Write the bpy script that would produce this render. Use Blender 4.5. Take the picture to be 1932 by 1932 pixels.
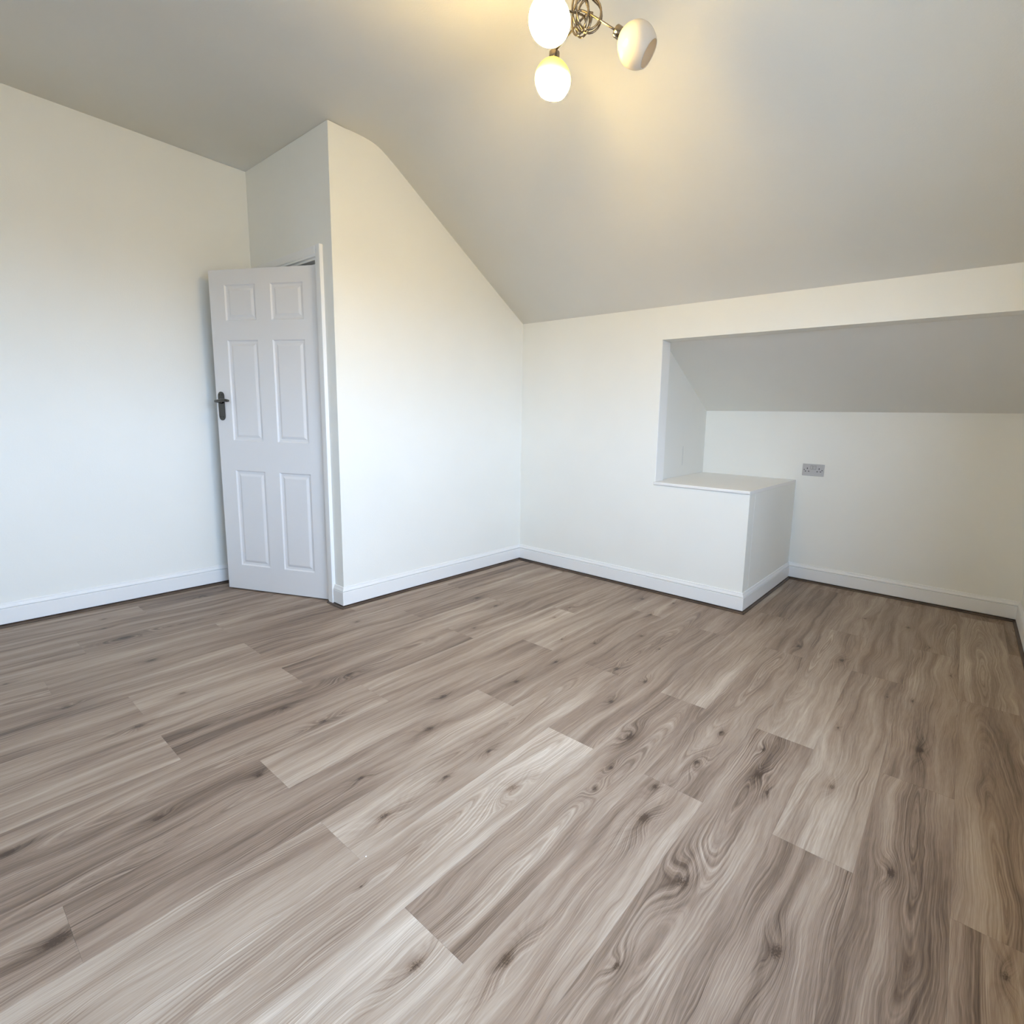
import bpy, bmesh, math, random
from mathutils import Vector, Matrix

# ------------------------------------------------------------------ camera, world, light, exposure
scene = bpy.context.scene
COL = scene.collection
for o in list(bpy.data.objects):
    bpy.data.objects.remove(o)

F, PITCH, ROLL, YAW, CX, CY, CAM_H = 978.018, 8.3319, 1.6075, 37.4298, 1065.689, 940.744, 1.1370
W_PX = 1932.0
_y, _t, _r = map(math.radians, (YAW, PITCH, ROLL))
fwd = Vector((math.cos(_y) * math.cos(_t), math.sin(_y) * math.cos(_t), -math.sin(_t)))
rgt = Vector((math.sin(_y), -math.cos(_y), 0))
upv = rgt.cross(fwd)
R2 = math.cos(_r) * rgt + math.sin(_r) * upv
U2 = -math.sin(_r) * rgt + math.cos(_r) * upv
cam_data = bpy.data.cameras.new('camera')
cam = bpy.data.objects.new('camera', cam_data)
COL.objects.link(cam)
M = Matrix((R2, U2, -fwd)).transposed().to_4x4()
M.translation = Vector((0, 0, CAM_H))
cam.matrix_world = M
cam_data.sensor_fit = 'HORIZONTAL'
cam_data.sensor_width = 36.0
cam_data.lens = 36.0 * F / W_PX
cam_data.shift_x = -(CX - W_PX / 2) / W_PX
cam_data.shift_y = -(W_PX / 2 - CY) / W_PX
cam_data.clip_start = 0.02
scene.camera = cam

vs = scene.view_settings
scene.display_settings.display_device = 'sRGB'
vs.view_transform = 'Standard'
vs.look = 'None'
vs.gamma = 1.0
vs.use_curve_mapping = False
vs.exposure = 0.17
cy = scene.cycles
cy.use_denoising = True
cy.max_bounces = 16
cy.diffuse_bounces = 10
cy.glossy_bounces = 6
cy.sample_clamp_indirect = 8.0
cy.caustics_reflective = False
cy.caustics_refractive = False

SKY = 23.6          # overcast daylight through the window in the right-hand wall
LAMP = 92.0         # the two lit shades
world = bpy.data.worlds.new('overcast_sky')
scene.world = world
world.use_nodes = True
wn = world.node_tree.nodes
wl = world.node_tree.links
wn.clear()
w_out = wn.new('ShaderNodeOutputWorld')
w_bg = wn.new('ShaderNodeBackground')
w_tc = wn.new('ShaderNodeTexCoord')
w_sep = wn.new('ShaderNodeSeparateXYZ')
w_ramp = wn.new('ShaderNodeValToRGB')
w_map = wn.new('ShaderNodeMapRange')
wl.new(w_tc.outputs['Generated'], w_sep.inputs[0])
w_map.inputs['From Min'].default_value = -1
w_map.inputs['From Max'].default_value = 1
wl.new(w_sep.outputs['Z'], w_map.inputs['Value'])
wl.new(w_map.outputs[0], w_ramp.inputs[0])
w_ramp.color_ramp.elements[0].position = 0.47
w_ramp.color_ramp.elements[0].color = (0.13, 0.15, 0.17, 1)
w_ramp.color_ramp.elements[1].position = 0.52
w_ramp.color_ramp.elements[1].color = (0.52, 0.725, 1.03, 1)
wl.new(w_ramp.outputs[0], w_bg.inputs['Color'])
w_bg.inputs['Strength'].default_value = SKY
wl.new(w_bg.outputs[0], w_out.inputs[0])

# ------------------------------------------------------------------ room measures (metres; X = a, Y = b)
A0, A1, A2 = 1.5769, 3.1265, 4.1406
B1, B2, B3 = 2.8533, 3.8789, -0.3728
BX, BX2, BB, BB2 = 1.6342, 1.7235, 0.994, 0.985
ABK = -1.9
HC, HK, Z1, Z2, ZS = 2.682, 1.8913, 1.6857, 1.266, 0.7608
WA0, WA1, WZ0, WZ1 = 0.10, 1.60, 0.92, 2.02      # main window opening in the right wall
WADD0, WADD1 = -1.30, -0.72                          # narrow unseen second window, added to balance the light, further back in the same wall

for w0, w1 in ((WA0, WA1), (WADD0, WADD1)):
    pl = bpy.data.lights.new('window_daylight', 'AREA')
    pl.shape = 'RECTANGLE'
    pl.size = w1 - w0
    pl.size_y = WZ1 - WZ0
    pl.cycles.is_portal = True
    plo = bpy.data.objects.new('window_daylight', pl)
    COL.objects.link(plo)
    plo.location = ((w0 + w1) / 2, B3 - 0.14, (WZ0 + WZ1) / 2)
    plo.rotation_euler = (math.radians(90), 0, 0)       # shines toward +Y


# ------------------------------------------------------------------ helpers
def link(name, me, mat=None, parent=None):
    o = bpy.data.objects.new(name, me)
    COL.objects.link(o)
    if mat:
        me.materials.append(mat)
    if parent:
        o.parent = parent
    return o


def bm_obj(name, bm, mat=None, parent=None, smooth=False):
    bmesh.ops.recalc_face_normals(bm, faces=bm.faces)
    me = bpy.data.meshes.new(name)
    bm.to_mesh(me)
    bm.free()
    if smooth:
        for p in me.polygons:
            p.use_smooth = True
    return link(name, me, mat, parent)


def box(bm, x0, x1, y0, y1, z0, z1):
    v = [bm.verts.new(c) for c in ((x0, y0, z0), (x1, y0, z0), (x1, y1, z0), (x0, y1, z0),
                                   (x0, y0, z1), (x1, y0, z1), (x1, y1, z1), (x0, y1, z1))]
    for f in ((0, 3, 2, 1), (4, 5, 6, 7), (0, 1, 5, 4), (1, 2, 6, 5), (2, 3, 7, 6), (3, 0, 4, 7)):
        bm.faces.new([v[i] for i in f])
    return v


def prism(bm, poly, d):
    """poly: list of 3-D points in a plane, d: extrusion vector"""
    d = Vector(d)
    a = [bm.verts.new(p) for p in poly]
    b = [bm.verts.new(Vector(p) + d) for p in poly]
    bm.faces.new(a)
    bm.faces.new(b[::-1])
    n = len(a)
    for i in range(n):
        bm.faces.new((a[i], b[i], b[(i + 1) % n], a[(i + 1) % n]))


def bevel(bm, w, seg=2):
    bmesh.ops.bevel(bm, geom=list(bm.edges), offset=w, segments=seg, profile=0.5, affect='EDGES')


def tube(bm, pts, r, n=12, cap=True):
    pts = [Vector(p) for p in pts]
    rings = []
    ref = None
    for i, p in enumerate(pts):
        if i == 0:
            t = pts[1] - p
        elif i == len(pts) - 1:
            t = p - pts[i - 1]
        else:
            t = pts[i + 1] - pts[i - 1]
        t.normalize()
        if ref is None:
            ref = t.orthogonal().normalized()
        ref = (ref - t * ref.dot(t)).normalized()
        bi = t.cross(ref)
        rr = r[i] if isinstance(r, (list, tuple)) else r
        rings.append([bm.verts.new(p + rr * (math.cos(2 * math.pi * k / n) * ref + math.sin(2 * math.pi * k / n) * bi)) for k in range(n)])
    for a, b in zip(rings, rings[1:]):
        for k in range(n):
            bm.faces.new((a[k], a[(k + 1) % n], b[(k + 1) % n], b[k]))
    if cap:
        bm.faces.new(rings[0][::-1])
        bm.faces.new(rings[-1])


def lathe(bm, prof, n=40, mat=Matrix.Identity(4), close_start=False, close_end=False):
    """prof: (r, z) pairs turned about local Z, then placed with mat"""
    rings = []
    for r, z in prof:
        rings.append([bm.verts.new(mat @ Vector((r * math.cos(2 * math.pi * k / n), r * math.sin(2 * math.pi * k / n), z))) for k in range(n)])
    for a, b in zip(rings, rings[1:]):
        for k in range(n):
            bm.faces.new((a[k], a[(k + 1) % n], b[(k + 1) % n], b[k]))
    if close_start:
        bm.faces.new(rings[0][::-1])
    if close_end:
        bm.faces.new(rings[-1])


def structure(o):
    o['kind'] = 'structure'
    return o


# ------------------------------------------------------------------ materials
class NT:
    def __init__(self, name):
        self.m = bpy.data.materials.new(name)
        self.m.use_nodes = True
        self.t = self.m.node_tree
        self.t.nodes.clear()
        self.out = self.n('ShaderNodeOutputMaterial')
        self.b = self.n('ShaderNodeBsdfPrincipled')
        self.l(self.b.outputs[0], self.out.inputs['Surface'])

    def n(self, kind, **kw):
        nd = self.t.nodes.new(kind)
        for k, v in kw.items():
            setattr(nd, k, v)
        return nd

    def l(self, a, b):
        self.t.links.new(a, b)

    def val(self, sock, v):
        if hasattr(v, 'is_linked') or isinstance(v, bpy.types.NodeSocket):
            self.l(v, sock)
        else:
            sock.default_value = v

    def math(self, op, a, b=0.0, c=None, clamp=False):
        nd = self.n('ShaderNodeMath', operation=op, use_clamp=clamp)
        self.val(nd.inputs[0], a)
        self.val(nd.inputs[1], b)
        if c is not None:
            self.val(nd.inputs[2], c)
        return nd.outputs[0]

    def xyz(self, x, y, z):
        nd = self.n('ShaderNodeCombineXYZ')
        for s, v in zip(nd.inputs, (x, y, z)):
            self.val(s, v)
        return nd.outputs[0]

    def noise(self, vec=None, w=None, dims='3D', scale=1.0, detail=2.0, rough=0.5):
        nd = self.n('ShaderNodeTexNoise', noise_dimensions=dims)
        nd.inputs['Scale'].default_value = scale
        nd.inputs['Detail'].default_value = detail
        nd.inputs['Roughness'].default_value = rough
        if vec is not None:
            self.l(vec, nd.inputs['Vector'])
        if w is not None:
            self.l(w, nd.inputs['W'])
        return nd.outputs[0]

    def bump(self, height, strength, dist):
        nd = self.n('ShaderNodeBump')
        nd.inputs['Strength'].default_value = strength
        nd.inputs['Distance'].default_value = dist
        self.l(height, nd.inputs['Height'])
        self.l(nd.outputs[0], self.b.inputs['Normal'])


def plain(name, col, rough=0.5, metal=0.0, spec=0.5, bump=0.0, bscale=200.0, tint=0.0):
    t = NT(name)
    t.b.inputs['Base Color'].default_value = (*col, 1)
    t.b.inputs['Roughness'].default_value = rough
    t.b.inputs['Metallic'].default_value = metal
    t.b.inputs['Specular IOR Level'].default_value = spec
    tc = t.n('ShaderNodeTexCoord')
    if tint:
        ns = t.noise(vec=tc.outputs['Object'], scale=2.3, detail=3)
        ramp = t.n('ShaderNodeValToRGB')
        ramp.color_ramp.elements[0].position = 0.3
        ramp.color_ramp.elements[1].position = 0.7
        ramp.color_ramp.elements[0].color = (*[c * (1 - tint) for c in col], 1)
        ramp.color_ramp.elements[1].color = (*[min(1, c * (1 + tint)) for c in col], 1)
        t.l(ns, ramp.inputs[0])
        t.l(ramp.outputs[0], t.b.inputs['Base Color'])
    if bump:
        h = t.noise(vec=tc.outputs['Object'], scale=bscale, detail=3)
        h2 = t.noise(vec=tc.outputs['Object'], scale=4.0, detail=2)
        t.bump(t.math('ADD', h, t.math('MULTIPLY', h2, 6.0)), bump, 0.0012)
    return t.m


M_WALL = plain('wall_paint', (0.858, 0.857, 0.815), 0.65, spec=0.25, bump=0.25, bscale=160, tint=0.012)
M_CEIL = plain('ceiling_paint', (0.80, 0.785, 0.735), 0.85, spec=0.15, bump=0.3, bscale=140, tint=0.012)
M_GLOSS = plain('white_gloss_trim', (0.85, 0.85, 0.845), 0.42, spec=0.4, bump=0.06, bscale=60)
M_DOOR = plain('white_satin_door', (0.755, 0.745, 0.745), 0.33, spec=0.5, bump=0.12, bscale=90)
M_SHELF = plain('shelf_paint', (0.84, 0.83, 0.81), 0.4, spec=0.4, bump=0.1, bscale=80)
M_CHROME = plain('smoked_chrome', (0.095, 0.092, 0.085), 0.22, metal=1.0, tint=0.05)
M_LAMPMETAL = plain('warm_chrome', (0.26, 0.215, 0.165), 0.15, metal=1.0, tint=0.05)
M_SOCKET = plain('pale_grey_plastic', (0.50, 0.495, 0.50), 0.35, spec=0.5, tint=0.02)
M_DARK = plain('dark_slot', (0.008, 0.008, 0.008), 0.6, tint=0.05)
M_SCREW_AND_SHADOW = plain('screw_and_shadow_grey', (0.10, 0.10, 0.10), 0.6, tint=0.05)  # grey of one screw and of the shadow painted round the rockers
M_SPECK = plain('white_speck', (0.9, 0.9, 0.9), 0.5, tint=0.02)
M_CRACK = plain('filler_line', (0.50, 0.50, 0.50), 0.8, tint=0.05)


def beading_material():
    t = NT('brown_beading_wood')
    tc = t.n('ShaderNodeTexCoord')
    ns = t.noise(vec=tc.outputs['Object'], scale=7, detail=4)
    r = t.n('ShaderNodeValToRGB')
    r.color_ramp.elements[0].position = 0.3
    r.color_ramp.elements[1].position = 0.75
    r.color_ramp.elements[0].color = (0.045, 0.028, 0.019, 1)
    r.color_ramp.elements[1].color = (0.105, 0.070, 0.050, 1)
    t.l(ns, r.inputs[0])
    t.l(r.outputs[0], t.b.inputs['Base Color'])
    t.b.inputs['Roughness'].default_value = 0.45
    return t.m


M_BEAD = beading_material()


def oak_material():
    """Oak-look laminate: every plank carries its own seed, tone, figure centre and knots as object properties."""
    t = NT('oak_laminate')
    tc = t.n('ShaderNodeTexCoord')
    sp = t.n('ShaderNodeSeparateXYZ')
    t.l(tc.outputs['Object'], sp.inputs[0])
    x, y = sp.outputs['X'], sp.outputs['Y']

    def attr(nm):
        nd = t.n('ShaderNodeAttribute', attribute_type='OBJECT', attribute_name=nm)
        s = t.n('ShaderNodeSeparateXYZ')
        t.l(nd.outputs['Vector'], s.inputs[0])
        return s.outputs
    fig = attr('figure')      # seed, centre x, centre y
    tone = attr('tone')       # start, middle, end
    seed = fig['X']
    # slow wander of the grain
    wander = t.noise(vec=t.xyz(t.math('MULTIPLY', x, 2.2), t.math('MULTIPLY', y, 5.0), t.math('MULTIPLY', seed, 7.3)), scale=1.0, detail=2.0)
    wob = t.noise(vec=t.xyz(t.math('MULTIPLY', x, 9.0), t.math('MULTIPLY', y, 24.0), t.math('MULTIPLY', seed, 3.1)), scale=1.0, detail=2.0)
    yy = t.math('ADD', t.math('SUBTRACT', y, fig['Z']), t.math('MULTIPLY', t.math('SUBTRACT', wander, 0.5), 0.085))
    yy = t.math('ADD', yy, t.math('MULTIPLY', t.math('SUBTRACT', wob, 0.5), 0.010))
    xx = t.math('MULTIPLY', t.math('SUBTRACT', x, fig['Y']), 0.062)
    h = t.math('SQRT', t.math('ADD', t.math('MULTIPLY', yy, yy), t.math('MULTIPLY', xx, xx)))
    dark = None
    halo = None
    for i in range(5):
        k = attr('knot_%d' % i)
        s = k['Z']
        # knots breathe with noise so they are not perfect ovals
        dx = t.math('DIVIDE', t.math('SUBTRACT', x, k['X']), t.math('MULTIPLY', s, 1.0))
        dy = t.math('DIVIDE', t.math('SUBTRACT', y, k['Y']), t.math('MULTIPLY', s, 1.0))
        nx = t.math('ADD', dx, t.math('MULTIPLY', t.math('SUBTRACT', wob, 0.5), 0.5))
        q_in = t.math('ADD', t.math('MULTIPLY', t.math('MULTIPLY', nx, nx), 0.38), t.math('MULTIPLY', dy, dy))
        q_out = t.math('ADD', t.math('MULTIPLY', t.math('MULTIPLY', nx, nx), 0.022), t.math('MULTIPLY', t.math('MULTIPLY', dy, dy), 0.16))
        g_in = t.math('EXPONENT', t.math('MULTIPLY', q_in, -1.6))
        g_out = t.math('EXPONENT', t.math('MULTIPLY', q_out, -1.0))
        h = t.math('ADD', h, t.math('MULTIPLY', t.math('MULTIPLY', g_out, s), 2.6))
        dark = g_in if dark is None else t.math('ADD', dark, g_in)
        halo = g_out if halo is None else t.math('ADD', halo, g_out)
    # growth bands (1-D noise over the figure height)
    hs = t.math('ADD', h, t.math('MULTIPLY', seed, 5.0))
    band = t.noise(w=hs, dims='1D', scale=210.0, detail=3.0, rough=0.6)
    band_lo = t.noise(w=hs, dims='1D', scale=34.0, detail=1.0)
    mask = t.noise(vec=t.xyz(t.math('MULTIPLY', x, 3.0), t.math('MULTIPLY', y, 13.0), t.math('MULTIPLY', seed, 11.0)), scale=1.0, detail=1.5)
    mask = t.math('MULTIPLY', t.math('SUBTRACT', mask, 0.36), 3.2, clamp=True)
    mask = t.math('ADD', mask, t.math('ADD', t.math('MULTIPLY', halo, 0.8), t.math('EXPONENT', t.math('MULTIPLY', h, -26.0))), clamp=True)
    fiber = t.noise(vec=t.xyz(t.math('MULTIPLY', x, 7.0), t.math('MULTIPLY', t.math('ADD', yy, t.math('MULTIPLY', h, 0.6)), 300.0), seed), scale=1.0, detail=2.0)
    pore = t.noise(vec=t.xyz(t.math('MULTIPLY', x, 26.0), t.math('MULTIPLY', y, 620.0), seed), scale=1.0, detail=1.0)
    broad = t.noise(vec=t.xyz(t.math('MULTIPLY', x, 1.4), t.math('MULTIPLY', t.math('ADD', y, t.math('MULTIPLY', wander, 0.10)), 17.0), t.math('MULTIPLY', seed, 17.0)), scale=1.0, detail=2.0)
    # tone along the plank: start -> middle -> end
    u = t.math('DIVIDE', x, 1.292)
    w_s = t.math('MAXIMUM', t.math('SUBTRACT', 1.0, t.math('MULTIPLY', u, 2.0)), 0.0)
    w_e = t.math('MAXIMUM', t.math('SUBTRACT', t.math('MULTIPLY', u, 2.0), 1.0), 0.0)
    w_m = t.math('SUBTRACT', 1.0, t.math('ADD', w_s, w_e))
    tn = t.math('ADD', t.math('MULTIPLY', w_s, tone['X']), t.math('ADD', t.math('MULTIPLY', w_m, tone['Y']), t.math('MULTIPLY', w_e, tone['Z'])))
    v = t.math('ADD', t.math('SUBTRACT', tn, 0.045), t.math('MULTIPLY', t.math('SUBTRACT', broad, 0.5), 0.80))
    v = t.math('ADD', v, t.math('MULTIPLY', t.math('MULTIPLY', t.math('SUBTRACT', band, 0.5), mask), 0.78))
    v = t.math('ADD', v, t.math('MULTIPLY', t.math('SUBTRACT', band_lo, 0.5), 0.30))
    v = t.math('ADD', v, t.math('MULTIPLY', t.math('SUBTRACT', fiber, 0.5), 0.34))
    v = t.math('ADD', v, t.math('MULTIPLY', t.math('SUBTRACT', pore, 0.5), 0.22))
    v = t.math('SUBTRACT', v, t.math('MULTIPLY', halo, 0.16))
    crk = t.noise(vec=t.xyz(t.math('MULTIPLY', x, 210.0), t.math('MULTIPLY', y, 260.0), seed), scale=1.0, detail=3.0, rough=0.7)
    crk = t.math('MULTIPLY', t.math('SUBTRACT', crk, 0.30), 2.6, clamp=True)
    core = t.math('MULTIPLY', dark, t.math('ADD', t.math('MULTIPLY', crk, 0.85), 0.12))
    v = t.math('SUBTRACT', v, t.math('MULTIPLY', core, 0.66))
    ramp = t.n('ShaderNodeValToRGB')
    cr = ramp.color_ramp
    cr.elements[0].position = 0.0
    cr.elements[0].color = (0.060, 0.038, 0.026, 1)
    cr.elements[1].position = 1.0
    cr.elements[1].color = (0.61, 0.535, 0.45, 1)
    for p, c in ((0.22, (0.155, 0.108, 0.078)), (0.42, (0.262, 0.192, 0.145)), (0.62, (0.365, 0.288, 0.224)), (0.82, (0.475, 0.397, 0.325))):
        e = cr.elements.new(p)
        e.color = (*c, 1)
    t.l(v, ramp.inputs[0])
    t.l(ramp.outputs[0], t.b.inputs['Base Color'])
    rr = t.math('ADD', 0.42, t.math('MULTIPLY', fiber, 0.14))
    t.l(rr, t.b.inputs['Roughness'])
    t.b.inputs['Specular IOR Level'].default_value = 0.42
    t.bump(t.math('ADD', fiber, t.math('MULTIPLY', pore, 0.6)), 0.18, 0.0006)
    return t.m


M_OAK = oak_material()


def shade_material(name, lit):
    t = NT(name)
    tc = t.n('ShaderNodeTexCoord')
    sp = t.n('ShaderNodeSeparateXYZ')
    t.l(tc.outputs['Object'], sp.inputs[0])
    if lit:
        # opal glass is amber near the holder and burns out to white over the bulb
        u = t.math('DIVIDE', sp.outputs['Z'], -0.115)
        r = t.n('ShaderNodeValToRGB')
        r.color_ramp.elements[0].position = max(lit[0], 0.0)
        r.color_ramp.elements[0].color = (1.0, 0.80, 0.06, 1)
        r.color_ramp.elements[1].position = lit[0] + 0.45 * (lit[1] - lit[0])
        r.color_ramp.elements[1].color = (1.0, 0.68, 0.225, 1)
        t.l(u, r.inputs[0])
        s = t.n('ShaderNodeMapRange')
        s.inputs['From Min'].default_value = lit[0]
        s.inputs['From Max'].default_value = lit[1]
        t.l(u, s.inputs['Value'])
        glow = t.math('ADD', 0.95, t.math('MULTIPLY', t.math('POWER', s.outputs[0], 3.2), LAMP * 1.95))
        t.l(r.outputs[0], t.b.inputs['Emission Color'])
        t.l(glow, t.b.inputs['Emission Strength'])
        t.b.inputs['Base Color'].default_value = (0.3, 0.27, 0.2, 1)
    else:
        ns = t.noise(vec=tc.outputs['Object'], scale=9, detail=2)
        r = t.n('ShaderNodeValToRGB')
        r.color_ramp.elements[0].color = (0.80, 0.76, 0.70, 1)
        r.color_ramp.elements[1].color = (0.86, 0.83, 0.78, 1)
        t.l(ns, r.inputs[0])
        t.l(r.outputs[0], t.b.inputs['Base Color'])
        tr = t.n('ShaderNodeBsdfTranslucent')
        tr.inputs['Color'].default_value = (0.90, 0.84, 0.74, 1)
        mx = t.n('ShaderNodeMixShader')
        mx.inputs[0].default_value = 0.38
        t.l(t.b.outputs[0], mx.inputs[1])
        t.l(tr.outputs[0], mx.inputs[2])
        t.l(mx.outputs[0], t.out.inputs['Surface'])
    t.b.inputs['Roughness'].default_value = 0.22
    return t.m


# ------------------------------------------------------------------ walls, ceiling
TH = 0.10
SLOPE = (Z2 - Z1) / (A2 - (A1 + 0.115))

# ceiling: flat part, soft crease and the slope down to the knee wall, one skin 10 cm thick
prof = [(ABK - TH, HC), (0.0, HC), (1.0, HC), (1.70, HC + 0.002), (1.79, HC + 0.002), (1.83, HC - 0.001), (1.865, HC - 0.008), (1.90, HC - 0.021),
        (1.94, HC - 0.043), (1.99, HC - 0.073), (2.04, HC - 0.104), (2.45, 2.315), (2.867, 2.052), (A1, HK)]
under = prof + [(A1 + TH, HK - TH * 0.62)]
over = [(x, z + 0.12) for x, z in reversed(under)]
bm = bmesh.new()
prism(bm, [(x, B3 - TH, z) for x, z in under + over], (0, B2 - B3 + 2 * TH, 0))
ceiling = structure(bm_obj('ceiling', bm, M_CEIL))
for p in ceiling.data.polygons:
    p.use_smooth = abs(p.normal.y) < 0.5
bpy.context.view_layer.update()

# sloping ceiling of the recess behind the knee wall
bm = bmesh.new()
e0 = A1 + 0.115
prism(bm, [(A1 + TH, B3 - TH, Z1), (e0, B3 - TH, Z1), (A2 + TH, B3 - TH, Z2 + SLOPE * TH), (A2 + TH, B3 - TH, Z2 + 0.12), (A1 + TH, B3 - TH, Z1 + 0.06)],
      (0, BX2 + TH - B3 + TH, 0))
structure(bm_obj('ceiling_recess', bm, M_CEIL))

# left wall, with the part that closes the landing behind the door
bm = bmesh.new()
box(bm, ABK - TH, A0 + TH, B2, B2 + TH, 0, HC)
structure(bm_obj('wall_left', bm, M_WALL))

# door wall with its opening
OP0, OP1, OPZ = B1 + 0.155, B2 - 0.045, 2.022
bm = bmesh.new()
box(bm, A0, A0 + TH, B1, OP0, 0, OPZ)
box(bm, A0, A0 + TH, OP1, B2, 0, OPZ)
box(bm, A0, A0 + TH, B1, B2, OPZ, HC)
structure(bm_obj('wall_door', bm, M_WALL))

# gable wall
bm = bmesh.new()
gp = [(A0 + TH, 0)] + [(A1, 0), (A1, HK)] + [(x, z) for x, z in reversed(prof) if A0 + TH < x < A1] + [(A0 + TH, HC)]
prism(bm, [(x, B1, z) for x, z in gp], (0, TH, 0))
structure(bm_obj('wall_gable', bm, M_WALL))

# knee wall: solid left part, strip above the recess, low front of the boxing
bm = bmesh.new()
box(bm, A1, A1 + TH, BX, B1 + TH, 0, HK + 0.05)
box(bm, A1, A1 + TH, B3 - TH, BX, Z1, HK + 0.05)
box(bm, A1, A1 + TH, BB, BX, 0, ZS - 0.022)
structure(bm_obj('wall_knee', bm, M_WALL))

# boxing: return side of the low box inside the recess
bm = bmesh.new()
prism(bm, [(A1 + TH, BB - 0.0008, 0), (A2, BB2, 0), (A2, BB2, ZS - 0.022), (A1 + TH, BB - 0.0008, ZS - 0.022)], (0, 0.05, 0))
structure(bm_obj('wall_boxing', bm, M_WALL))

# recess walls
bm = bmesh.new()
box(bm, A2, A2 + TH, B3 - TH, BX2 + 0.2, 0, Z2 + 0.05)
wall_recess = structure(bm_obj('wall_recess', bm, M_WALL))
bm = bmesh.new()
SX0 = BX + 0.036
SYE = SX0 + (BX2 - SX0) * (e0 - A1 - TH) / (A2 - A1 - TH)
prism(bm, [(A1 + TH, SX0, 0), (A2, BX2, 0), (A2, BX2, Z2 + 0.02), (e0, SYE, Z1 + 0.02), (A1 + TH, SX0, Z1 + 0.02)], (0, 0.06, 0))
wall_side = structure(bm_obj('wall_recess_side', bm, M_CEIL))
bm = bmesh.new()
cxm = 3.672
fy = SX0 + (BX2 - SX0) * (cxm - A1 - TH) / (A2 - A1 - TH)
box(bm, cxm - 0.0016, cxm + 0.0016, fy - 0.0014, fy + 0.004, 0.84, 0.985)
bm_obj('filler_line', bm, M_CRACK, wall_side)

# right wall with the window the photographer stands beside, and the added opening further back
bm = bmesh.new()
box(bm, ABK - TH, WADD0, B3 - TH, B3, 0, HC)
box(bm, WADD1, WA0, B3 - TH, B3, 0, HC)
for w0, w1 in ((WA0, WA1), (WADD0, WADD1)):
    box(bm, w0, w1, B3 - TH, B3, 0, WZ0)
    box(bm, w0, w1, B3 - TH, B3, WZ1, HC)
box(bm, WA1, A1, B3 - TH, B3, 0, HC)
box(bm, A1, A2 + TH, B3 - TH, B3, 0, Z1 + 0.1)
structure(bm_obj('wall_right', bm, M_WALL))
bm = bmesh.new()
box(bm, ABK - TH, ABK, B3, B2, 0, HC)
structure(bm_obj('wall_back', bm, M_WALL))

# landing glimpsed through the gap above the door
bm = bmesh.new()
box(bm, A0 + TH, 2.80, B1 + TH, B1 + TH + 0.02, 0, 2.4)
box(bm, A0 + TH, 2.80, B2 + TH - 0.02, B2 + TH, 0, 2.4)
box(bm, 2.80, 2.85, B1 + TH, B2 + TH, 0, 2.4)
structure(bm_obj('wall_landing', bm, M_WALL))
bm = bmesh.new()
box(bm, A0 + TH, 2.85, B1 + TH, B2 + TH, 2.4, 2.45)
structure(bm_obj('ceiling_landing', bm, M_CEIL))

# window frames and sills (out of the photograph, the source of its daylight; the second one is added as extra fill)
for wi, (w0, w1) in enumerate(((WA0, WA1), (WADD0, WADD1))):
    bm = bmesh.new()
    fw = 0.055
    bars = [(w0, w0 + fw, WZ0, WZ1), (w1 - fw, w1, WZ0, WZ1), (w0 + fw, w1 - fw, WZ0, WZ0 + fw), (w0 + fw, w1 - fw, WZ1 - fw, WZ1)]
    if wi == 0:
        bars.append(((w0 + w1) / 2 - 0.03, (w0 + w1) / 2 + 0.03, WZ0 + fw, WZ1 - fw))
    for (x0, x1, z0, z1) in bars:
        box(bm, x0, x1, B3 - 0.09, B3 - 0.035, z0, z1)
    window = structure(bm_obj('window_%d' % (wi + 1), bm, M_GLOSS))
    bm = bmesh.new()
    box(bm, w0 - 0.03, w1 + 0.03, B3 - 0.03, B3 + 0.05, WZ0 - 0.025, WZ0)
    bevel(bm, 0.004)
    bm_obj('window_sill', bm, M_GLOSS, window)

# ------------------------------------------------------------------ floor and its planks
bm = bmesh.new()
box(bm, ABK - TH, A2 + TH, B3 - TH, B2 + TH, -0.08, -0.0095)
floor = structure(bm_obj('floor', bm, M_DARK))

PITCH_B, PITCH_A, B_REF = 0.2035, 1.292, 0.110
PHASE = {-2: 1.428, -1: 1.935, 0: 1.42, 1: 1.922, 2: 1.412, 3: 0.633, 4: 1.414, 5: 0.641, 6: 0.14, 7: 0.648, 8: 1.135, 9: 0.487,
         10: 0.988, 11: 0.487, 12: 0.988, 13: 0.30, 14: 0.989, 15: 0.47, 16: 0.10, 17: 0.80, 18: 0.3, -3: 0.9}
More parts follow.
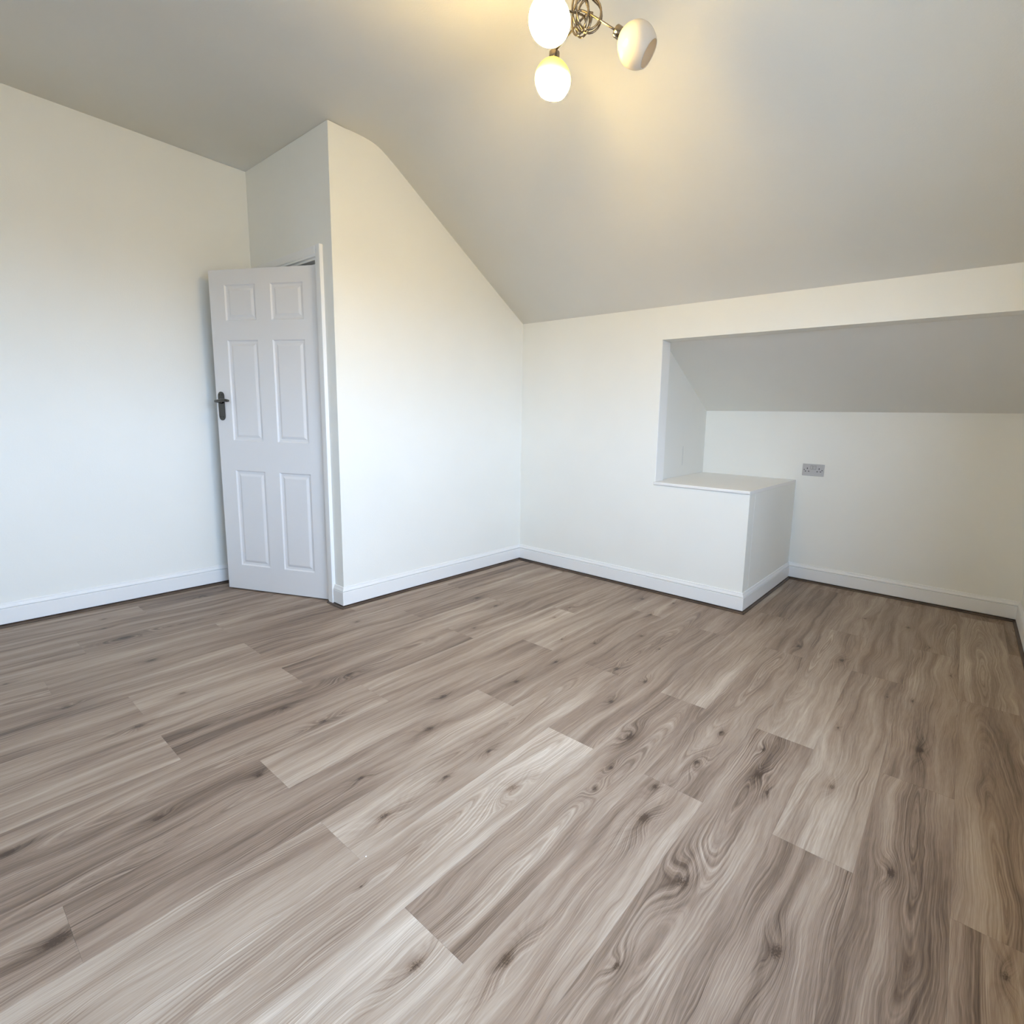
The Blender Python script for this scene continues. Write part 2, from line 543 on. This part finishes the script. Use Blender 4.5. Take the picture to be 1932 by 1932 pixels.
# knots read off the floor: (x, y on the floor) and radius
KNOT_PX = [(261, 1370, 18), (489, 1463, 10), (300, 1543, 11), (609, 1361, 14), (108, 1774, 20), (14, 1611, 12), (536, 1336, 12), (127, 1334, 16),
           (681, 1673, 4), (810, 1375, 17), (681, 1468, 10), (967, 1487, 22), (724, 1540, 17), (784, 1822, 17), (1163, 1823, 10), (955, 1812, 18),
           (1123, 1489, 12), (922, 1417, 10), (840, 1466, 8), (1188, 1390, 19), (1153, 1449, 9), (1163, 1262, 17), (1217, 1286, 13), (974, 1286, 11),
           (1153, 1324, 13), (1314, 1438, 13), (1236, 1484, 11), (1214, 1543, 20), (1440, 1414, 9), (1432, 1462, 13), (1447, 1495, 8), (1288, 1663, 20),
           (1360, 1382, 7), (1485, 1447, 6), (1570, 1485, 11), (1738, 1416, 13), (1681, 1647, 14), (1464, 1795, 17), (1897, 1843, 11), (1581, 1373, 6),
           (1722, 1323, 5), (1674, 1315, 5), (1794, 1275, 6), (1713, 1184, 16), (1588, 1246, 15), (1507, 1219, 14), (1754, 1222, 6), (196, 1168, 12),
           (236, 1203, 20), (286, 1246, 18), (380, 1125, 12), (408, 1109, 12), (674, 1173, 14), (344, 1308, 12), (659, 1272, 17), (900, 1128, 13),
           (935, 1143, 13), (836, 1315, 16), (1046, 1165, 13), (1075, 1147, 10), (895, 1185, 9), (1212, 1130, 14), (1270, 1138, 12), (1228, 1159, 12),
           (1049, 1249, 9), (1060, 1206, 9), (1122, 1214, 10), (1245, 1225, 8), (1210, 1200, 10)]


def floor_point(px, py):
    d = fwd + R2 * ((px - CX) / F) - U2 * ((py - CY) / F)
    s = -CAM_H / d.z
    return d.x * s, d.y * s


KNOTS = [(*floor_point(px, py), r * 0.001) for px, py, r in KNOT_PX]
# tones (start, middle, end) for planks that read clearly lighter or darker, keyed by (row, start rounded); middle rows carry painted sheen, right-hand rows painted dimness
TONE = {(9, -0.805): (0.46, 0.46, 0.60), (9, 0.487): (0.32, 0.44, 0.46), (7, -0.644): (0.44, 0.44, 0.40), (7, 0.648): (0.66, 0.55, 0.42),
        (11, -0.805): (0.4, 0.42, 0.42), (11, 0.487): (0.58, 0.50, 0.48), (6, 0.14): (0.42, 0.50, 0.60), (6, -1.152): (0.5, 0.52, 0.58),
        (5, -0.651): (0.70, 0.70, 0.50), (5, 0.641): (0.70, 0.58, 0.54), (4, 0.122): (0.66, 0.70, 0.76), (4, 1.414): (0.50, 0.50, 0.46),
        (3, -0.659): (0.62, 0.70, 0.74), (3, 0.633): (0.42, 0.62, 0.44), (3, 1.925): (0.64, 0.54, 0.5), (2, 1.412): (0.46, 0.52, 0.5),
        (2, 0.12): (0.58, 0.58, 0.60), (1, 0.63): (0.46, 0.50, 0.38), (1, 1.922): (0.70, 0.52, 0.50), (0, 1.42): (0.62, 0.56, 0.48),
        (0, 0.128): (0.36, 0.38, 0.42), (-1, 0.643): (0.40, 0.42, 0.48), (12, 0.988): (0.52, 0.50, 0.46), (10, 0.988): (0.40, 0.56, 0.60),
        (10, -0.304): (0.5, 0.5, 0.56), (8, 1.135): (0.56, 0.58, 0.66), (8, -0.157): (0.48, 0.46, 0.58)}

# centres of the flat-sawn arches that stand out
FIG_PX = [(640, 1560), (598, 1742), (1730, 1557), (608, 1361), (1164, 1262), (1440, 1440), (1882, 1674), (860, 1750)]
FIGS = [floor_point(*p) for p in FIG_PX]
rnd = random.Random(11)
mesh_cache = {}


def plank_mesh(x0, x1, y0, y1, L0):
    """x0..x1 within the plank's own 0..1.292 length, so cut planks keep the figure of a whole one"""
    key = (round(x0, 3), round(x1, 3), round(y0, 3), round(y1, 3))
    if key in mesh_cache:
        return mesh_cache[key]
    g, c = 0.00008, 0.0004
    b = bmesh.new()
    xs, ys = (x0 + g, x1 - g), (y0 + g, y1 - g)
    lo = [b.verts.new((x, y, -0.0088)) for x, y in ((xs[0], ys[0]), (xs[1], ys[0]), (xs[1], ys[1]), (xs[0], ys[1]))]
    md = [b.verts.new((x, y, -c * 0.6)) for x, y in ((xs[0], ys[0]), (xs[1], ys[0]), (xs[1], ys[1]), (xs[0], ys[1]))]
    tp = [b.verts.new((x, y, 0)) for x, y in ((xs[0] + c, ys[0] + c), (xs[1] - c, ys[0] + c), (xs[1] - c, ys[1] - c), (xs[0] + c, ys[1] - c))]
    b.faces.new(tp)
    b.faces.new(lo[::-1])
    for i in range(4):
        j = (i + 1) % 4
        b.faces.new((lo[i], lo[j], md[j], md[i]))
        b.faces.new((md[i], md[j], tp[j], tp[i]))
    me = bpy.data.meshes.new('plank')
    b.to_mesh(me)
    b.free()
    me.materials.append(M_OAK)
    mesh_cache[key] = me
    return me


for row in range(-3, 19):
    b0 = B_REF + PITCH_B * row
    b1 = b0 + PITCH_B
    y0, y1 = max(b0, B3), min(b1, B2)
    if y1 - y0 < 0.01:
        continue
    a_end = A2 if b0 < BB - 0.03 else (A1 if b0 < B1 - 0.01 else 2.80)
    ph = PHASE.get(row, 0.4)
    n0 = math.ceil((ABK - ph) / PITCH_A) - 1
    st = ph + n0 * PITCH_A
    while st < a_end - 0.005:
        s0, s1 = max(st, ABK), min(st + PITCH_A, a_end)
        if s1 - s0 > 0.01:
            me = plank_mesh(s0 - st, s1 - st, y0 - b0, y1 - b0, st)
            o = bpy.data.objects.new('plank', me)
            COL.objects.link(o)
            o.parent = floor
            o.location = (st, b0, 0)
            side = rnd.random()
            cyv = rnd.uniform(0.03, 0.17) if side < 0.35 else rnd.choice((-0.10, -0.05, 0.25, 0.31))
            cxv = rnd.uniform(-0.5, 1.8)
            for fx, fy_ in FIGS:
                if 0 <= fx - st < PITCH_A and 0 <= fy_ - b0 < PITCH_B:
                    cxv, cyv = fx - st, fy_ - b0
            o['figure'] = [rnd.uniform(0, 9.0), cxv, cyv]
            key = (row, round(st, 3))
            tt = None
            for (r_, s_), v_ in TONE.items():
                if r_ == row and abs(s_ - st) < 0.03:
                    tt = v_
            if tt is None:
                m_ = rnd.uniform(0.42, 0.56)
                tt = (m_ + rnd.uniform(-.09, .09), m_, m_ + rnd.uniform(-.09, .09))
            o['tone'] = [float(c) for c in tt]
            ks = [(kx - st, ky - b0, r) for kx, ky, r in KNOTS if -0.01 < kx - st < PITCH_A + .01 and 0 <= ky - b0 < PITCH_B]
            ks.sort(key=lambda k: -k[2])
            if not ks and rnd.random() < 0.5:
                ks = [(rnd.uniform(.1, 1.2), rnd.uniform(.03, .17), rnd.uniform(.006, .012))]
            for i in range(5):
                k = ks[i] if i < len(ks) else (-40.0, -40.0, 0.01)
                o['knot_%d' % i] = [float(k[0]), float(k[1]), float(k[2] * 0.80 if i < len(ks) else 0.01)]
        st += PITCH_A

# ------------------------------------------------------------------ skirting boards and beading swept round the walls
T_SK = 0.015
SK_PROF = [(0.0005, 0.0168), (T_SK - .001, 0.0168), (T_SK, 0.0180), (T_SK, 0.0965), (T_SK - .0012, 0.0985), (T_SK - .0120, 0.0987), (T_SK - .0120, 0.1020),
           (T_SK - .0030, 0.1026), (T_SK - .0026, 0.1040), (T_SK - .0045, 0.1080), (T_SK - .0075, 0.1150), (T_SK - .0090, 0.1185), (T_SK - .0090, 0.1225), (T_SK - .0105, 0.1260),
           (0.0005, 0.1270)]
BD_PROF = [(0.0010, 0.0001), (T_SK + .0115, 0.0001), (T_SK + .0125, 0.0030), (T_SK + .0105, 0.0065), (T_SK + .0050, 0.0105), (T_SK + .0008, 0.0120), (0.0010, 0.0122)]
ARCH_B = 2.9505          # outer edge of the right-hand architrave
ring = [(A0, ARCH_B), (A0, B1), (A1, B1), (A1, BB), (A2, BB2), (A2, B3), (ABK, B3), (ABK, B2), (A0 - 0.018, B2)]
NAMES = ['door', 'gable', 'knee', 'boxing', 'recess', 'right', 'back', 'left']


def seg_norm(i):
    (x0, y0), (x1, y1) = ring[i], ring[i + 1]
    dx, dy = x1 - x0, y1 - y0
    L = math.hypot(dx, dy)
    return Vector((dy / L, -dx / L))       # right-hand side of travel = into the room


def mitre(i):
    """offset direction at ring vertex i"""
    if i == 0:
        return seg_norm(0)
    if i == len(ring) - 1:
        return seg_norm(len(ring) - 2)
    n1, n2 = seg_norm(i - 1), seg_norm(i)
    s = n1 + n2
    return s / (1 + n1.dot(n2))


for nm, prof_, mat in (('baseboard', SK_PROF, M_GLOSS), ('trim', BD_PROF, M_BEAD)):
    for i in range(len(ring) - 1):
        bm = bmesh.new()
        ends = []
        for j in (i, i + 1):
            m = mitre(j)
            p = ring[j]
            if nm == 'trim' and j == 0:
                p = (p[0], p[1] + 0.058)
            ends.append([bm.verts.new((p[0] + m.x * u, p[1] + m.y * u, z)) for u, z in prof_])
        n = len(prof_)
        for k in range(n):
            bm.faces.new((ends[0][k], ends[0][(k + 1) % n], ends[1][(k + 1) % n], ends[1][k]))
        bm.faces.new(ends[0])
        bm.faces.new(ends[1][::-1])
        structure(bm_obj('%s_%s' % (nm, NAMES[i]) if nm == 'baseboard' else 'trim_%d' % (i + 1), bm, mat))

# ------------------------------------------------------------------ recess trim: upright lining strip and the shelf board
bm = bmesh.new()
box(bm, A1 + 0.0015, e0, BX - 0.004, SX0 + 0.004, ZS, Z1 - 0.0005)
bevel(bm, 0.003)
structure(bm_obj('trim_9', bm, M_SHELF))
bm = bmesh.new()
z0, z1 = ZS - 0.021, ZS
poly = [(A1 - 0.010, BB - 0.002), (A1 - 0.010, BX + 0.006), (A1 + 0.0005, BX + 0.006), (A1 + 0.0005, BX - 0.0005), (A1 + TH + 0.001, BX - 0.0005),
        (A1 + TH + 0.001, SX0 - 0.001), (A2 - 0.001, BX2 - 0.002), (A2 - 0.001, BB2), (A1 + TH, BB - 0.002)]
prism(bm, [(x, y, z0) for x, y in poly], (0, 0, z1 - z0))
edges = [e for e in bm.edges if all(v.co.x < A1 - 0.005 for v in e.verts)]
bmesh.ops.bevel(bm, geom=edges, offset=0.006, segments=3, profile=0.5, affect='EDGES')
shelf = bm_obj('shelf_board', bm, M_SHELF)
shelf['label'] = 'white painted shelf board on top of the low boxing in the wall recess'
shelf['category'] = 'shelf'

# ------------------------------------------------------------------ door: lining, architrave, six-panel leaf, lever handle
bm = bmesh.new()
HB = 3.0324
box(bm, A0 - 0.002, A0 + TH + 0.002, OP0, HB + 0.002, 0.0, OPZ)                     # hinge jamb
box(bm, A0 - 0.002, A0 + TH + 0.002, OP1 - 0.024, OP1, 0.0, OPZ)                    # lock jamb
box(bm, A0 - 0.002, A0 + TH + 0.002, HB + 0.002, OP1 - 0.024, OPZ - 0.012, OPZ + 0.012)
box(bm, A0 + 0.040, A0 + 0.078, HB + 0.002, HB + 0.014, 0.0, OPZ - 0.012)           # stops
box(bm, A0 + 0.040, A0 + 0.078, OP1 - 0.036, OP1 - 0.024, 0.0, OPZ - 0.012)
box(bm, A0 + 0.040, A0 + 0.078, HB + 0.014, OP1 - 0.036, OPZ - 0.024, OPZ - 0.012)
structure(bm_obj('door_frame', bm, M_GLOSS))


def architrave(name, p0, p1, across, w, t=0.020):
    """rounded flat moulding from p0 to p1 on the door wall; across = unit vector pointing away from the opening"""
    p0, p1, ac = Vector(p0), Vector(p1), Vector(across)
    pr = [(0, 0), (0.0, t * 0.72), (0.003, t * 0.80), (0.010, t * 0.80), (0.012, t * 0.90), (0.016, t), (w - 0.002, t), (w, t - 0.002), (w, 0)]
    b = bmesh.new()
    e = [[b.verts.new(p + ac * u + Vector((-d, 0, 0))) for u, d in pr] for p in (p0, p1)]
    n = len(pr)
    for k in range(n):
        b.faces.new((e[0][k], e[0][(k + 1) % n], e[1][(k + 1) % n], e[1][k]))
    b.faces.new(e[0])
    b.faces.new(e[1][::-1])
    return structure(bm_obj(name, b, M_GLOSS))


AW = 0.057
ZA = OPZ
architrave('trim_10', (A0, ARCH_B + AW, 0.001), (A0, ARCH_B + AW, ZA + AW), (0, -1, 0), AW)
architrave('trim_11', (A0, ARCH_B + AW, ZA), (A0, B2, ZA), (0, 0, 1), AW, 0.0195)
architrave('trim_12', (A0, OP1 - 0.018, 0.001), (A0, OP1 - 0.018, ZA), (0, 1, 0), B2 - OP1 + 0.0175)

TH_D = math.radians(23.536)
DW, DZ0, DZ1, DT = 0.764, 0.008, 1.984, 0.035
dmat = Matrix.Translation((1.5799, HB, 0)) @ Matrix.Rotation(TH_D, 4, 'Z')
# local frame: +Y from hinge to lock edge, -X toward the camera
PX = [(0.099, 0.323), (0.430, 0.652)]
PZ = [(0.168, 0.783), (0.970, 1.576), (1.690, 1.897)]


def panel_rings(y0, y1, z0, z1):
    """moulding steps from the door face into the panel: (inset, depth)"""
    return [(0.0, 0.0), (0.002, 0.0035), (0.007, 0.0075), (0.020, 0.0085), (0.024, 0.0072), (0.026, 0.0058)]


def rect_loop(bm, x, y0, y1, z0, z1):
    return [bm.verts.new((x, y0, z0)), bm.verts.new((x, y1, z0)), bm.verts.new((x, y1, z1)), bm.verts.new((x, y0, z1))]


def door_face(bm, xf, sgn):
    ys = [0, PX[0][0], PX[0][1], PX[1][0], PX[1][1], DW]
    zs = [DZ0, PZ[0][0], PZ[0][1], PZ[1][0], PZ[1][1], PZ[2][0], PZ[2][1], DZ1]
    grid = {}
    for i, y in enumerate(ys):
        for j, z in enumerate(zs):
            grid[i, j] = bm.verts.new((xf, y, z))
    for i in range(len(ys) - 1):
        for j in range(len(zs) - 1):
            q = [grid[i, j], grid[i + 1, j], grid[i + 1, j + 1], grid[i, j + 1]]
            if i in (1, 3) and j in (1, 3, 5):
                y0, y1, z0, z1 = ys[i], ys[i + 1], zs[j], zs[j + 1]
                prev = q
                for ins, dep in panel_rings(y0, y1, z0, z1)[1:4]:
                    cur = rect_loop(bm, xf + sgn * dep, y0 + ins, y1 - ins, z0 + ins, z1 - ins)
                    for k in range(4):
                        bm.faces.new((prev[k], prev[(k + 1) % 4], cur[(k + 1) % 4], cur[k]))
                    prev = cur
                bm.faces.new(prev)
            else:
                bm.faces.new(q)
    return [grid[i, 0] for i in range(len(ys))], [grid[i, len(zs) - 1] for i in range(len(ys))], [grid[0, j] for j in range(len(zs))], [grid[len(ys) - 1, j] for j in range(len(zs))]


bm = bmesh.new()
fa = door_face(bm, 0.0, 1)
fb = door_face(bm, DT, -1)
for ea, eb in zip(fa, fb):
    for k in range(len(ea) - 1):
        bm.faces.new((ea[k], ea[k + 1], eb[k + 1], eb[k]))
door = structure(bm_obj('door_1', bm, M_DOOR))
door.matrix_world = dmat
# raised fields of the six panels
for (y0, y1) in PX:
    for (z0, z1) in PZ:
        bm = bmesh.new()
        a = rect_loop(bm, 0.0086, y0 + .020, y1 - .020, z0 + .020, z1 - .020)
        b_ = rect_loop(bm, 0.0030, y0 + .034, y1 - .034, z0 + .034, z1 - .034)
        c_ = rect_loop(bm, 0.0026, y0 + .036, y1 - .036, z0 + .036, z1 - .036)
        for p, q in ((a, b_), (b_, c_)):
            for k in range(4):
                bm.faces.new((p[k], p[(k + 1) % 4], q[(k + 1) % 4], q[k]))
        bm.faces.new(c_)
        d_ = rect_loop(bm, 0.0120, y0 + .020, y1 - .020, z0 + .020, z1 - .020)
        for k in range(4):
            bm.faces.new((a[k], a[(k + 1) % 4], d_[(k + 1) % 4], d_[k]))
        bm.faces.new(d_[::-1])
        bm_obj('panel', bm, M_DOOR, door)

# lever handle on its long back plate
HY, HZ = 0.724, 1.180
bm = bmesh.new()
pts = []
hw, hh = 0.0215, 0.088
for k in range(25):
    a = math.pi * k / 24
    pts.append((hw * math.cos(a), hh - hw * 1.25 + hw * 1.25 * math.sin(a)))
for k in range(25):
    a = math.pi + math.pi * k / 24
    pts.append((hw * math.cos(a), -hh + hw * 1.25 + hw * 1.25 * math.sin(a)))
prism(bm, [(0, HY + u, HZ + v) for u, v in pts], (-0.006, 0, 0))
ed = [e for e in bm.edges if all(v.co.x < -0.005 for v in e.verts)]
bmesh.ops.bevel(bm, geom=ed, offset=0.003, segments=3, profile=0.5, affect='EDGES')
handle = bm_obj('door_handle', bm, M_CHROME, door)
handle['label'] = 'dark chrome back plate with lever'
LZ = 1.208
bm = bmesh.new()
lathe(bm, [(0.014, 0), (0.014, 0.006), (0.0105, 0.010), (0.009, 0.030)], 24, Matrix.Translation((-0.006, HY, LZ)) @ Matrix.Rotation(-math.pi / 2, 4, 'Y'), True, True)
lp = []
for k in range(9):
    a = math.pi / 2 * k / 8
    lp.append((-0.030 - 0.022 * math.sin(a), HY + 0.004 - 0.022 * (1 - math.cos(a)), LZ))
for k in range(1, 9):
    s = k / 8
    lp.append((-0.052 - 0.003 * math.sin(s * math.pi), HY - 0.018 - 0.088 * s, LZ + 0.004 * math.sin(s * math.pi) + 0.004 * s))
tube(bm, lp, [0.0092] * 9 + [0.0090, 0.0092, 0.0096, 0.0098, 0.0096, 0.0090, 0.0080, 0.0062], 16)
bm_obj('lever', bm, M_CHROME, handle, True)
for sy, sz in ((-0.010, 0.069), (0.010, 0.069), (-0.010, -0.066), (0.010, -0.066)):
    bm = bmesh.new()
    lathe(bm, [(0.0032, 0), (0.0030, 0.0012)], 14, Matrix.Translation((-0.0055, HY + sy, HZ + sz)) @ Matrix.Rotation(-math.pi / 2, 4, 'Y'), True, True)
    bm_obj('screw', bm, M_DARK, handle)
# hinges on the hinge edge
for hz in (0.22, 1.0, 1.76):
    bm = bmesh.new()
    lathe(bm, [(0.0045, 0), (0.0045, 0.075)], 12, Matrix.Translation((-0.003, -0.003, hz)), True, True)
    bm_obj('hinge', bm, M_CHROME, door)

# ------------------------------------------------------------------ double wall socket
sock = bpy.data.objects.new('wall_socket', None)
COL.objects.link(sock)
SCY, SCZ = 0.8715, 0.843
sock.location = (A2, SCY, SCZ)
sock['label'] = 'pale grey double plug socket on the back wall of the recess'
sock['category'] = 'socket'
SW, SH = 0.0735, 0.0435
bm = bmesh.new()
box(bm, -0.009, 0.0, -SW, SW, -SH, SH)
ed = [e for e in bm.edges if all(v.co.x < -0.008 for v in e.verts)] + [e for e in bm.edges if abs(e.verts[0].co.x - e.verts[1].co.x) > 0.005]
bmesh.ops.bevel(bm, geom=ed, offset=0.0025, segments=2, profile=0.5, affect='EDGES')
bm_obj('face_plate', bm, M_SOCKET, sock)
# image left = +Y here
for cyy in (0.040, -0.040):
    for dy, dz, w, h in ((0, 0.006, 0.0052, 0.0095), (0.0112, -0.0150, 0.0092, 0.0050), (-0.0112, -0.0150, 0.0092, 0.0050)):
        bm = bmesh.new()
        box(bm, -0.0094, -0.0080, cyy + dy - w / 2, cyy + dy + w / 2, SCZ * 0 + dz - h / 2 + 0.004, dz + h / 2 + 0.004)
        bm_obj('pin_slot', bm, M_DARK, sock)
for cyy in (0.0105, -0.0105):
    bm = bmesh.new()
    v = box(bm, -0.0125, -0.0088, cyy - 0.0065, cyy + 0.0065, 0.006, 0.030)
    for q in v:
        if q.co.x < -0.012 and q.co.z > 0.02:
            q.co.x = -0.0098
    bevel(bm, 0.0009, 1)
    bm_obj('rocker_switch', bm, M_SOCKET, sock)
    bm = bmesh.new()
    box(bm, -0.0092, -0.0085, cyy - 0.0080, cyy + 0.0080, 0.0045, 0.0315)
    bm_obj('switch_shadow', bm, M_SCREW_AND_SHADOW, sock)  # dark rim drawn as the rocker's shadow, not a separate part
for cyy, mm in ((0.0605, M_SCREW_AND_SHADOW), (-0.0605, M_DARK)):
    bm = bmesh.new()
    lathe(bm, [(0.0036, 0), (0.0033, 0.0012)], 16, Matrix.Translation((-0.0088, cyy, 0.0)) @ Matrix.Rotation(-math.pi / 2, 4, 'Y'), True, True)
    bm_obj('screw', bm, mm, sock)

# ------------------------------------------------------------------ three-arm ceiling light
LC = Vector((1.556, 1.165, HC))
lamp = bpy.data.objects.new('ceiling_light', None)
COL.objects.link(lamp)
lamp.location = LC
lamp['label'] = 'chrome ceiling light with three curled arms and opal glass shades, two lit'
lamp['category'] = 'ceiling light'
bm = bmesh.new()
lathe(bm, [(0.0, 0.0), (0.060, 0.0), (0.062, -0.004), (0.060, -0.018), (0.050, -0.026), (0.014, -0.030), (0.010, -0.036)], 48, Matrix.Identity(4), False, True)
bm_obj('ceiling_plate', bm, M_LAMPMETAL, lamp, True)
bm = bmesh.new()
lathe(bm, [(0.008, -0.034), (0.008, -0.120), (0.012, -0.124), (0.012, -0.150), (0.006, -0.154)], 24, Matrix.Identity(4), True, True)
bm_obj('stem', bm, M_LAMPMETAL, lamp, True)

# shades: centre and holder position in the room
SHADES = [
    dict(c=Vector((1.392, 1.176, 2.380)), tilt=45, lit=(-0.15, 0.50), label='lit glass shade glowing white', size=1.0),
    dict(c=Vector((1.612, 1.343, 2.380)), tilt=5, lit=(0.26, 0.95), label='lit glass shade, yellow at the top and white below', size=1.0),
    dict(c=Vector((1.638, 1.010, 2.380)), tilt=55, lit=None, label='unlit cream glass shade tipped sideways', size=1.0),
]
for sd in SHADES:
    o_ = Vector((sd['c'].x - LC.x, sd['c'].y - LC.y, 0)).normalized()
    t_ = math.radians(sd['tilt'])
    sd['h'] = sd['c'] - (o_ * math.sin(t_) + Vector((0, 0, -math.cos(t_)))) * 0.059


def egg(bm, s):
    """open-ended egg: local -Z points from the holder to the mouth; origin at the holder end"""
    outer = []
    for k in range(27):
        u = k / 26
        L = 0.112 * s
        R = 0.0655 * s
        z = L * u
        f = math.sin(math.pi * min(1, (0.055 + 0.765 * u ** 0.92))) ** 0.62
        outer.append((R * f, -z))
    inner = [(max(r - 0.003, 0.004), z) for r, z in reversed(outer)]
    inner[0] = (outer[-1][0] - 0.003, outer[-1][1])
    lathe(bm, [(0.004, 0.0)] + outer + inner + [(0.004, -0.003)], 48)


for n_, sd in enumerate(SHADES):
    c, h = sd['c'] - LC, sd['h'] - LC
    axis = (c - h).normalized()
    q = Vector((0, 0, -1)).rotation_difference(axis)
    mt = Matrix.Translation(h) @ q.to_matrix().to_4x4()
    # arm: leaves the stem, makes one upright curl, then runs out to the holder
    top = h - axis * 0.026
    d = Vector((top.x, top.y, 0))
    dist = d.length
    d.normalize()
    side = Vector((-d.y, d.x, 0))
    zr = -0.200
    Rl = 0.050
    pts = [Vector((0, 0, -0.135)) + d * 0.004]
    c0 = d * 0.016 + Vector((0, 0, zr))
    for k in range(0, 41):
        a = math.radians(60 - 600 * k / 40)      # clockwise from the upper inner side, once round, ending on the lower outer side
        pts.append(c0 + d * (0.040 * math.cos(a)) + Vector((0, 0, Rl * math.sin(a))) + side * (0.014 - 0.028 * k / 40))
    e_ = pts[-1]
    for k in range(1, 13):
        s = k / 12
        p = e_.lerp(top, s)
        p.z += 0.014 * math.sin(math.pi * s ** 0.45)
        pts.append(p)
    bm = bmesh.new()
    tube(bm, pts, 0.0036, 12)
    arm = bm_obj('arm', bm, M_LAMPMETAL, lamp, True)
    bm = bmesh.new()
    lathe(bm, [(0.002, 0.027), (0.006, 0.026), (0.0165, 0.0255), (0.0185, 0.0235), (0.0190, 0.0220), (0.0190, -0.002), (0.0175, -0.004)], 32, mt, True, True)
    bm_obj('holder', bm, M_LAMPMETAL, lamp, True)
    bm = bmesh.new()
    egg(bm, sd['size'])
    bm.faces.ensure_lookup_table()
    sh = bm_obj('shade', bm, shade_material('opal_glass_lit_%d' % n_ if sd['lit'] else 'opal_glass_unlit', sd['lit']), lamp, True)
    sh.matrix_local = mt
    sh['label'] = sd['label']
    bm = bmesh.new()
    lathe(bm, [(0.003, 0.0), (0.009, -0.004), (0.0095, -0.030), (0.0135, -0.045), (0.0145, -0.060), (0.010, -0.076), (0.003, -0.084)], 24, Matrix.Identity(4), True, True)
    bulb = bm_obj('bulb', bm, shade_material('bulb_glass_%d' % n_, (-2.0, -1.0)) if sd['lit'] else shade_material('bulb_glass_off', None), sh, True)

# ------------------------------------------------------------------ tiny white crumb on the floor
bm = bmesh.new()
bmesh.ops.create_icosphere(bm, subdivisions=2, radius=0.0017)
for v in bm.verts:
    v.co.z = v.co.z * 0.6 + 0.0010
    v.co.x *= 1.15
crumb = bm_obj('crumb', bm, M_SPECK, None, True)
crumb.location = (0.6556, 1.1231, 0)
crumb['label'] = 'tiny white crumb lying on the wood laminate floor'
crumb['category'] = 'crumb'
